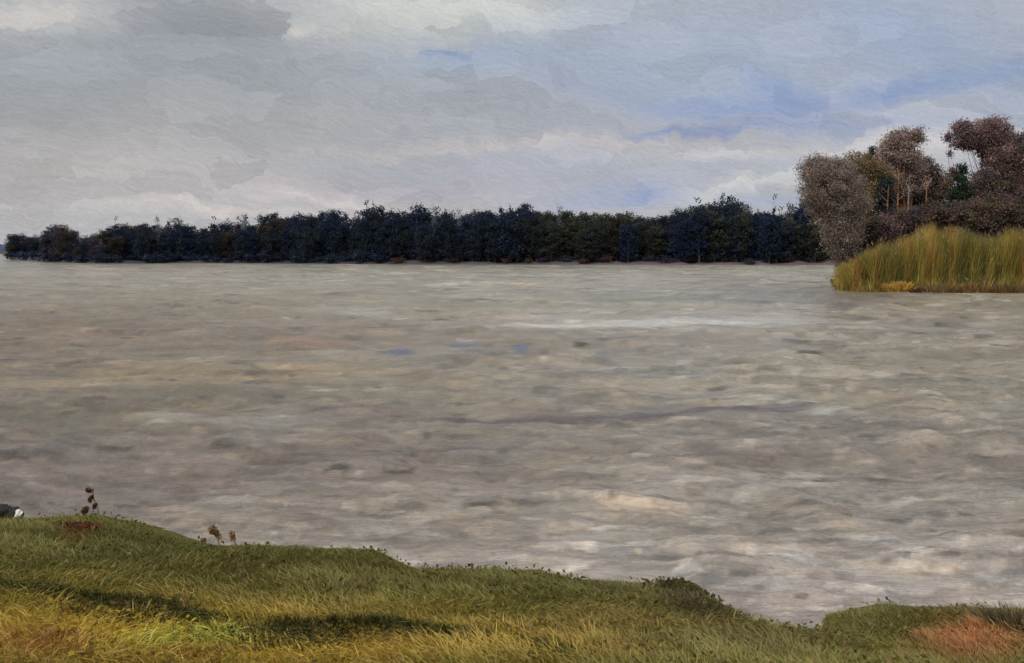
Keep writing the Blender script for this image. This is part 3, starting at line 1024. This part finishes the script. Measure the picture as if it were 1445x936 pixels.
# bare trunks seen inside the thicket
for (px0, top, col_, lab) in [(1266, 240, M_bark_warm, 'tall bare orange-lit trunk in the thicket under the flat-topped crown'), (1281, 248, M_bark_pale, 'slim pale grey trunk in the thicket, right beside the orange-lit one'),
                         (1252, 262, M_bark_warm, 'short russet trunk in the thicket, nearest to the willow'), (1306, 255, M_bark_warm, 'russet trunk in the thicket above the highest reeds')]:
    D_ = 70.5
    b_ = at_depth(px0, 340, D_)
    t_ = at_depth(px0 + 2, top, D_)
    z0 = float(ground_z(b_[0], D_))
    root = empty('bare_tree', (b_[0], D_, z0))
    hgt = t_[2] - z0
    pts = [(0.05 * math.sin(t * 6), 0, -0.2 + (hgt + .2) * t) for t in np.linspace(0, 1, 7)]
    v, f_ = tube(pts, [0.11 * (1.15 - t) for t in np.linspace(0, 1, 7)], 8)
    trunk = link('trunk', make_mesh('trunk', v, f_, None, True), col_, root)
    tw = []
    for k in range(12):
        t = random.uniform(.4, .98)
        s_ = np.array([0.05 * math.sin(t * 6), 0, hgt * t])
        an = random.uniform(0, 6.28)
        e_ = s_ + np.array([math.cos(an) * .7, math.sin(an) * .7, random.uniform(.3, .9)]) * random.uniform(.5, 1.1)
        tw.append(tube([s_, (s_ + e_) / 2 + [0, 0, -.05], e_], [.035, .022, .008], 5))
    v, f_ = join(tw)
    link('twigs', make_mesh('twigs', v, f_, None, True), col_, root)
    tag(root, lab, 'tree')

# ------------------------------------------------------------------ reeds
def blades(P, hgt, wid, lean, face_az, col, tipcol=None, segs=2):
    """upright tapering blades; P base points, lean = horizontal displacement of the tip"""
    n = len(P)
    s = np.stack([np.cos(face_az), np.sin(face_az), 0 * face_az], -1)
    ts = np.linspace(0, 1, segs + 1)
    vs, cs = [], []
    for t in ts[:-1]:
        c_ = P + np.concatenate([lean * (t ** 1.8)[..., None] if np.ndim(t) else lean * t ** 1.8, (hgt * t)[:, None]], 1)
        w_ = (wid * (1 - 0.55 * t))[:, None] * 0.5
        vs += [c_ - s * w_, c_ + s * w_]
        cc = col if tipcol is None else col * (1 - t) + tipcol * t
        cs += [cc, cc]
    c_ = P + np.concatenate([lean, (hgt * (1 - 0.25 * np.clip(np.linalg.norm(lean, axis=1) / hgt, 0, 1)))[:, None]], 1)
    vs.append(c_)
    cs.append(col if tipcol is None else tipcol)
    k = 2 * segs + 1
    V = np.stack(vs, 1).reshape(-1, 3)
    Cc = np.stack(cs, 1).reshape(-1, 3)
    o = (np.arange(n) * k)[:, None]
    quads = np.concatenate([o + np.array([[2 * i, 2 * i + 1, 2 * i + 3, 2 * i + 2]]) for i in range(segs - 1)]) if segs > 1 else None
    tris = o + np.array([[2 * segs - 2, 2 * segs - 1, 2 * segs]])
    return V, ([quads, tris] if quads is not None else [tris]), Cc


M_reed = mat('reed_leaf', rough=0.7, spec=0.2, trans=0.25)
REED_TOP = [(1180, 392), (1186, 374), (1196, 362), (1211, 354), (1235, 349), (1250, 346), (1270, 338), (1281, 328), (1301, 321), (1312, 314), (1319, 338), (1327, 327), (1345, 325), (1370, 325),
            (1384, 324), (1400, 326), (1440, 325), (1500, 326), (1700, 330), (2000, 330)]
rx_, ry_ = zip(*REED_TOP)
REEDC = np.array([lin(c) for c in [(142, 124, 62), (126, 114, 54), (160, 138, 70), (108, 102, 52), (150, 120, 62)]])
nr_ = 60000
rp = rng.uniform(1180, 1560, nr_)
rd = 61.4 + 5.0 * rng.random(nr_) ** 1.3
rd = rd + np.clip(1236 - rp, 0, 60) * 0.075 * rng.random(nr_) ** .4
strag = rng.random(nr_) < .014
rd[strag] = rng.uniform(59.4, 61.4, strag.sum())
X = (rp - PW / 2) / F * rd / CP
keep = (point_land(X, rd) > -0.13) | (strag & (rp > 1205) & ((rp < 1238) | (rp > 1306)))
rp, rd, X, strag = rp[keep], rd[keep], X[keep], strag[keep]
Z = ground_z(X, rd)
topy = np.interp(rp + 5 * fbm(rp * .12, rd * 0, 91), rx_, ry_)
dyc = (PH / 2 - topy) / F
ztop = H + rd * (-SP + dyc * CP) / (CP + dyc * SP)
frac = 0.42 + 0.60 * rng.random(len(rp)) ** 0.5
tall = 1 + 0.55 * fbm(rp * .09, rd * 0.7, 93) + 0.22 * (TAB[np.floor(rp / 13 + fbm(rp * .1, rd, 87)).astype(int) % 256, 21] - .55)
hh_ = np.maximum((ztop - Z) * frac * tall, 0.4)
hh_[strag] = rng.uniform(.5, 1.5, strag.sum())
lean = rng.normal(0, 0.32, (len(rp), 2)) + np.stack([0.4 * fbm(rp * .03, rd * .3, 95), 0 * rp], -1)
cell = np.floor(rp / 9 + 2.0 * fbm(rp * .05, rd, 97)).astype(int)
ct = REEDC[(TAB[cell % 256, 7] * 5).astype(int) % 5] * 1.25 * (0.8 + 0.4 * TAB[cell % 256, 11])[:, None]
ct = ct * (1 + rng.normal(0, .18, (len(rp), 1)))
grn = lin((72, 78, 34))
lowmix = (0.25 + 0.5 * vnoise(rp * .02, rd * .5, 99))[:, None]
ctip = np.clip(ct, .01, .5)
cbase = np.clip(ct * (1 - lowmix) + grn * lowmix, .01, .5) * 0.9
faz = rng.normal(0, .7, len(rp))
V, Fs, Cc = blades(np.stack([X, rd, Z - 0.05], -1), hh_, rng.uniform(.025, .06, len(rp)), lean, faz, cbase, ctip, 3)
pk_ = rng.random(len(rp)) < 0.035
tipP = np.stack([X + lean[:, 0], rd + lean[:, 1], Z + hh_ * .97], -1)[pk_]
vp, fp = leaves(tipP, .26, 2.5, 3.2)
tp = lin((128, 104, 82)) * rng.uniform(.7, 1.3, (len(tipP), 1))
Fs = Fs + [fp + len(V)]
V = np.concatenate([V, vp])
Cc = np.concatenate([Cc, np.repeat(tp, 4, 0)])
ro = link('reeds', make_mesh('reeds', V, Fs, Cc), M_reed)
tag(ro, 'tall yellow-olive reed bed filling the water edge of the point', 'reeds', kind='stuff')

# fringe of broken stems, stones and tufts at the foot of the reeds
def tuft(name, px_, py_, label, cols, n, h, spread, zoff=0.0, cat='grass tuft', z=None, lean=0.3, wid=0.03, depth_spread=None):
    p0 = on_plane(px_, py_, zoff)
    z0 = float(ground_z(p0[0], p0[1])) if z is None else z
    P = np.stack([np.clip(rng.normal(0, 1, n), -1.7, 1.7) * spread, np.clip(rng.normal(0, 1, n), -1.6, 1.6) * (depth_spread or spread * .5), np.zeros(n)], -1)
    P[:, 2] = ground_z(p0[0] + P[:, 0], p0[1] + P[:, 1]) - z0 - 0.02 if z is None else 0
    cols = np.array([lin(c) for c in cols])
    cc = cols[rng.integers(0, len(cols), n)] * (1 + rng.normal(0, .2, (n, 1)))
    ln = P[:, :2] / max(spread, .01) * lean * h + rng.normal(0, .25 * h, (n, 2))
    V, Fs, Cc = blades(P, h * rng.uniform(.5, 1.1, n), np.full(n, wid) * rng.uniform(.6, 1.3, n), ln, rng.uniform(-.9, .9, n), np.clip(cc * .8, .005, .6), np.clip(cc, .005, .6), 3)
    o = link(name, make_mesh(name, V, Fs, Cc), M_reed, loc=(p0[0], p0[1], z0))
    tag(o, label, cat)
    return o


tuft('sedge_tuft', 1268, 412, 'bright orange-yellow sedge tuft at the foot of the reeds', [(204, 156, 72), (194, 146, 66), (212, 172, 92)], 700, 0.85, .38, wid=.06)
tuft('sedge_tuft', 1296, 413, 'small dark brown tuft right beside the orange-yellow sedge', [(84, 56, 36), (70, 48, 36)], 260, .55, .2, wid=.05)
tuft('sedge_tuft', 1196, 404, 'dark green low tuft at the very tip of the point', [(70, 68, 46), (60, 60, 44), (84, 74, 54)], 700, .7, .5, wid=.06)
tuft('sedge_tuft', 1232, 411.5, 'dull ochre tuft between the dark green tuft and the orange sedge', [(150, 120, 62), (132, 110, 60)], 500, .55, .5, wid=.05)
for px_, c_, lab in [(1335, [(140, 112, 76), (112, 96, 70)], 'straw-brown tuft on the mud right of the orange sedge'),
                     (1372, [(168, 124, 70), (120, 94, 66)], 'pale ochre tuft below the middle of the reed bed'),
                     (1412, [(104, 86, 62), (128, 106, 62)], 'dull brown tuft nearest the right edge at the foot of the reeds')]:
    tuft('sedge_tuft', px_, 413, lab, c_, 700, .8, .8, wid=.05)


def boulder(name, x, y, z, sx, sy, sz, m, label, cat='boulder', seed=0):
    import bmesh
    bm = bmesh.new()
    bmesh.ops.create_icosphere(bm, subdivisions=4, radius=1)
    from mathutils import noise as mn
    for v in bm.verts:
        d = v.co.normalized()
        k = 1 + 0.45 * mn.noise(d * 1.5 + Vector((seed, 2, 3))) + 0.12 * mn.noise(d * 8 + Vector((seed, 4, 9))) + 0.28 * mn.noise(d * 3.5 + Vector((seed, 5, 1)))
        v.co = Vector((d.x * sx * k, d.y * sy * k, max(d.z, -.6) * sz * k))
    me = bpy.data.meshes.new(name)
    bm.to_mesh(me)
    bm.free()
    for pl in me.polygons:
        pl.use_smooth = True
    o = link(name, me, m, loc=(x, y, z))
    if label:
        tag(o, label, cat)
    return o


M_rock = mat('dark_wet_stone', (0.035, 0.032, 0.03), 0.75, False, .3, .4, 3, .8, 6)
M_black = mat('black_stone', (0.018, 0.018, 0.015), 0.75, False, .3, .4, 14, .8, 25)
M_chalk = mat('white_chalk', (0.72, 0.70, 0.64), 0.85, False, .2, .15, 14, .6, 25)
for px_, py_, w_, lab in [(1056, 366, .9, 'dark rounded boulder on the far mud left of the willow'), (735, 366, .8, 'small dark boulder on the far mud near the middle')]:
    a = on_plane(px_, 372, 0)
    boulder('boulder', a[0], a[1], .3, w_, w_ * .7, .55, M_rock, lab, seed=px_)

# ------------------------------------------------------------------ the near bank: grass and plants
n_ = 150000
azr = rng.uniform(-31, 31, n_)
rr = 3.3 * np.exp(rng.random(n_) * math.log(11.5 / 3.3))
X = rr * np.sin(np.radians(azr))
Y = rr * np.cos(np.radians(azr))
zb, yw_, ys_ = near_bank(X, Y)
keep = (zb > 0.03) & ((np.abs(Y - ys_ - .03) > 0.02 + 0.05 * rng.random(n_)) | (X > 0.3))
X, Y, zb, yw_, ys_ = X[keep], Y[keep], zb[keep], yw_[keep], ys_[keep]
n_ = len(X)
ct = turf_color(X, Y, zb)
clump = vnoise(X * 4, Y * 4, 101)
ct = ct * np.array([1.0, .95, 1.0])
ct = ct * .88 + ct.mean(1)[:, None] * .12
ct = 1.45 * ct * (0.72 + 0.55 * clump)[:, None] * (1 + rng.normal(0, .16, (n_, 1)))
ct[:, 0] *= 1 + rng.normal(0, .07, n_)
green = Y > ys_
hg = np.where(green, rng.uniform(.03, .09, n_), rng.uniform(.035, .10, n_)) * (0.6 + 0.8 * clump)
edge = smooth(0.0, 0.25, zb)
hg = hg * (0.45 + 0.55 * edge)
th = 6.28 * 1.3 * (fbm(X * .9, Y * .9, 103) + .5) + rng.normal(0, .9, n_)
ln = np.stack([np.cos(th), np.sin(th)], -1) * (hg * rng.uniform(.4, 1.3, n_))[:, None]
nd_ = 4500
xd = rng.uniform(-3.4, 0.3, nd_)
_, _, yd0 = near_bank(xd, np.full(nd_, 5.0))
yd = yd0 + rng.uniform(-.02, .08, nd_)
keep = vnoise(xd * 3.3, xd * 0 + 5, 107) + rng.normal(0, .16, nd_) > 0.36
xd, yd = xd[keep], yd[keep]
nd_ = len(xd)
zd = near_bank(xd, yd)[0]
dk_ = (0.25 + np.exp(-((xd + 2.1) / .42) ** 2) + np.exp(-((xd + 0.9) / .42) ** 2))[:, None]
cd_ = 2.1 * np.clip(2.1 - dk_, 1.0, 1.8) * (lin((74, 74, 36)) + (lin((52, 50, 30)) - lin((74, 74, 36))) * rng.random((nd_, 1))) * (1 + rng.normal(0, .2, (nd_, 1)))
hd = rng.uniform(.03, .085, nd_)
ld = np.stack([rng.normal(0, .5, nd_), -rng.uniform(.3, 1.3, nd_)], -1) * hd[:, None]
X, Y, zb = np.concatenate([X, xd]), np.concatenate([Y, yd]), np.concatenate([zb, zd])
hg, ln, ct = np.concatenate([hg, hd]), np.concatenate([ln, ld]), np.concatenate([ct, np.clip(cd_, .005, .5)])
n_ = len(X)
# small broad-leaved weeds and litter between the blades
nw_ = 16000
aw = np.radians(rng.uniform(-31, 31, nw_))
rw_ = 3.4 * np.exp(rng.random(nw_) * math.log(10.5 / 3.4))
xw, yw2 = rw_ * np.sin(aw), rw_ * np.cos(aw)
zw = near_bank(xw, yw2)[0]
keep = (zw > .04) & (vnoise(xw * 2.2, yw2 * 2.2, 111) + rng.normal(0, .1, nw_) > .55)
xw, yw2, zw = xw[keep], yw2[keep], zw[keep]
vw, fw = leaves(np.stack([xw, yw2, zw + rng.uniform(.01, .06, len(xw))], -1), .032, .2, 1.5)
tw_ = turf_color(xw, yw2, zw) * np.array([.85, .9, 1.1]) * (1 + rng.normal(0, .25, (len(xw), 1)))
dead = rng.random(len(xw)) < .25
tw_[dead] = lin((128, 104, 70)) * rng.uniform(.6, 1.2, (dead.sum(), 1))
wd = link('ground_weeds', make_mesh('ground_weeds', vw, fw, np.repeat(np.clip(tw_, .005, .5), 4, 0)), M_leaf)
tag(wd, 'small broad-leaved weeds and dead leaves among the bank grass', 'weeds', kind='stuff')
V, Fs, Cc = blades(np.stack([X, Y, zb - .01], -1), hg, rng.uniform(.005, .011, n_), ln, rng.uniform(-1.2, 1.2, n_), np.clip(ct * .8, .004, .5), np.clip(ct * 1.1, .004, .6), 2)
M_grass = mat('grass_blade', rough=0.6, spec=0.25, trans=0.3)
gr = link('grass', make_mesh('grass', V, Fs, Cc), M_grass)
tag(gr, 'short olive and straw-yellow grass covering the near bank', 'grass', kind='stuff')

# black stone with a white chalky lump at the left edge
p0 = on_plane(8, 752, .12)
zs = float(ground_z(p0[0], p0[1]))
b1 = boulder('boulder', p0[0], p0[1], zs + .05, .14, .12, .12, M_black, 'black rough stone with a white chip at the left edge of the bank', seed=3)
ch = boulder('white_chip', .15, -.06, .05, .03, .03, .04, M_chalk, None, seed=9)
ch.parent = b1

# rusty patch of dock leaves
def leafy_plant(name, px_, py_, z, cols, label, n=90, w=.22, d=.12, h=.10, leaf=.07, cat='plant'):
    p0 = on_plane(px_, py_, z)
    z0 = float(ground_z(p0[0], p0[1]))
    root = empty(name, (p0[0], p0[1], z0))
    P = rng.normal(size=(n, 3)) * np.array([w, d, 0])
    P[:, 2] = ground_z(p0[0] + P[:, 0], p0[1] + P[:, 1]) - z0 + rng.uniform(.02, h, n)
    v, f_ = leaves(P, leaf, .2, 1.8)
    link('leaves', make_mesh('leaves', v, f_, leaf_tint(np.arange(n), n, cols)), M_leaf, root)
    st_ = [tube([(P[k, 0] * .6, P[k, 1] * .6, P[k, 2] - .14), P[k]], [.004, .003], 5) for k in range(0, n, 3)]
    v, f_ = join(st_)
    link('stems', make_mesh('stems', v, f_), M_bark, root)
    tag(root, label, cat)
    return root


leafy_plant('dock_plant', 112, 760, .25, [(104, 60, 40), (92, 52, 38), (84, 58, 40), (114, 72, 46)], 'rusty red-brown dock plant lying in the green grass at left', 200, .07, .10, .06, .04)
tuft('rust_grass', 1392, 910, 'large rust-orange patch of dying grass at the lower right of the bank', [(180, 122, 84), (168, 114, 76), (158, 116, 72), (146, 114, 64)], 2600, .065, .12, zoff=.55, lean=.3, wid=.008, depth_spread=.22)
tuft('sedge_tuft', 1440, 884, 'dark brown sedge at the right edge of the bank beside the rust-orange patch', [(74, 62, 40), (60, 52, 36), (88, 76, 50)], 500, .13, .07, zoff=.45, lean=.5, wid=.009, depth_spread=.16)
leafy_plant('dark_plant', 975, 846, .10, [(84, 78, 46), (70, 64, 40), (92, 86, 50)], 'dark olive-brown plant on the eroded corner above the inlet', 700, .12, .22, .06, .045)


# seeding stalks standing against the water
def stalk_plant(px_, py_, stalks, col_, label, name='dock_stalk'):
    """stalks: list of pixel polylines with the seed-head ends given as a number of blobs"""
    p0 = on_plane(px_, py_, .12)
    z0 = float(ground_z(p0[0], p0[1]))
    root = empty(name, (p0[0], p0[1], z0))
    for pl, heads in stalks:
        pts = [at_depth(a, b, p0[1]) - np.array([p0[0], p0[1], z0]) for a, b in pl]
        pts[0][2] = -0.02
        pts = [p + np.array([0, .03 * i, 0]) for i, p in enumerate(pts)]
        v, f_ = tube(pts, list(np.linspace(.008, .004, len(pts))), 6)
        sp = link('stalk', make_mesh('stalk', v, f_, None, True), M_stalk, root)
        for (hx_, hy_, rw, rh, tilt) in heads:
            c_ = at_depth(hx_, hy_, p0[1] + .04) - np.array([p0[0], p0[1], z0])
            m = p0[1] / F
            n = 150
            Q = rng.normal(size=(n, 3))
            Q /= np.linalg.norm(Q, axis=1)[:, None]
            Q *= rng.random((n, 1)) ** .4 * np.array([rw * m, rw * m, rh * m])
            ca, sa = math.cos(tilt), math.sin(tilt)
            Q = np.stack([Q[:, 0] * ca + Q[:, 2] * sa, Q[:, 1], -Q[:, 0] * sa + Q[:, 2] * ca], -1)
            v, f_ = leaves(c_ + Q, .022, .8, 1.5)
            link('seed_head', make_mesh('seed_head', v, f_, leaf_tint(np.arange(n), n, col_)), M_leaf, sp)
    tag(root, label, 'plant')


M_stalk = mat('dry_stalk', (0.16, 0.12, 0.06), 0.8, False, .2, .2, 30)
stalk_plant(130, 734, [([(140, 736), (136, 718), (127, 704), (126, 693)], [(126, 692, 5, 3.5, .3), (128, 704, 3, 6, .4), (134, 714, 3, 5, .4)]),
                       ([(120, 736), (119, 726), (121, 719)], [(120, 720, 6, 5, -.8)])], [(104, 78, 48), (90, 64, 46), (112, 88, 60)],
            'tall brown dock stalk leaning against the water at left')
stalk_plant(308, 772, [([(310, 776), (306, 760), (300, 748)], [(300, 748, 7, 7, .0), (307, 755, 5, 9, -.6)]),
                       ([(332, 776), (330, 765), (328, 752)], [(328, 757, 4, 9, -.2)]),
                       ([(286, 772), (286, 766), (287, 762)], [(287, 763, 4, 5, .2)])], [(150, 118, 84), (136, 104, 72), (160, 130, 98)],
            'pale brown seed heads standing in pair at the edge of the green bank')
# dark sedge hanging over the eroded ledge
for i, (px_, py_, w_, lab) in enumerate([(150, 834, .22, 'dark drooping sedge on the ledge at far left'), (215, 842, .12, 'small dark sedge tuft next on the ledge, right of the drooping one'),
                                         (345, 862, .16, 'dark green sedge on the ledge below the pale seed heads'), (425, 874, .22, 'blackish green sedge at the deepest part of the ledge')]):
    tuft('sedge_tuft', px_, py_, lab, [(78, 76, 42), (62, 62, 38), (66, 58, 38), (90, 86, 48)], 260, .09, w_, zoff=.9, lean=.5, wid=.009, depth_spread=.05)
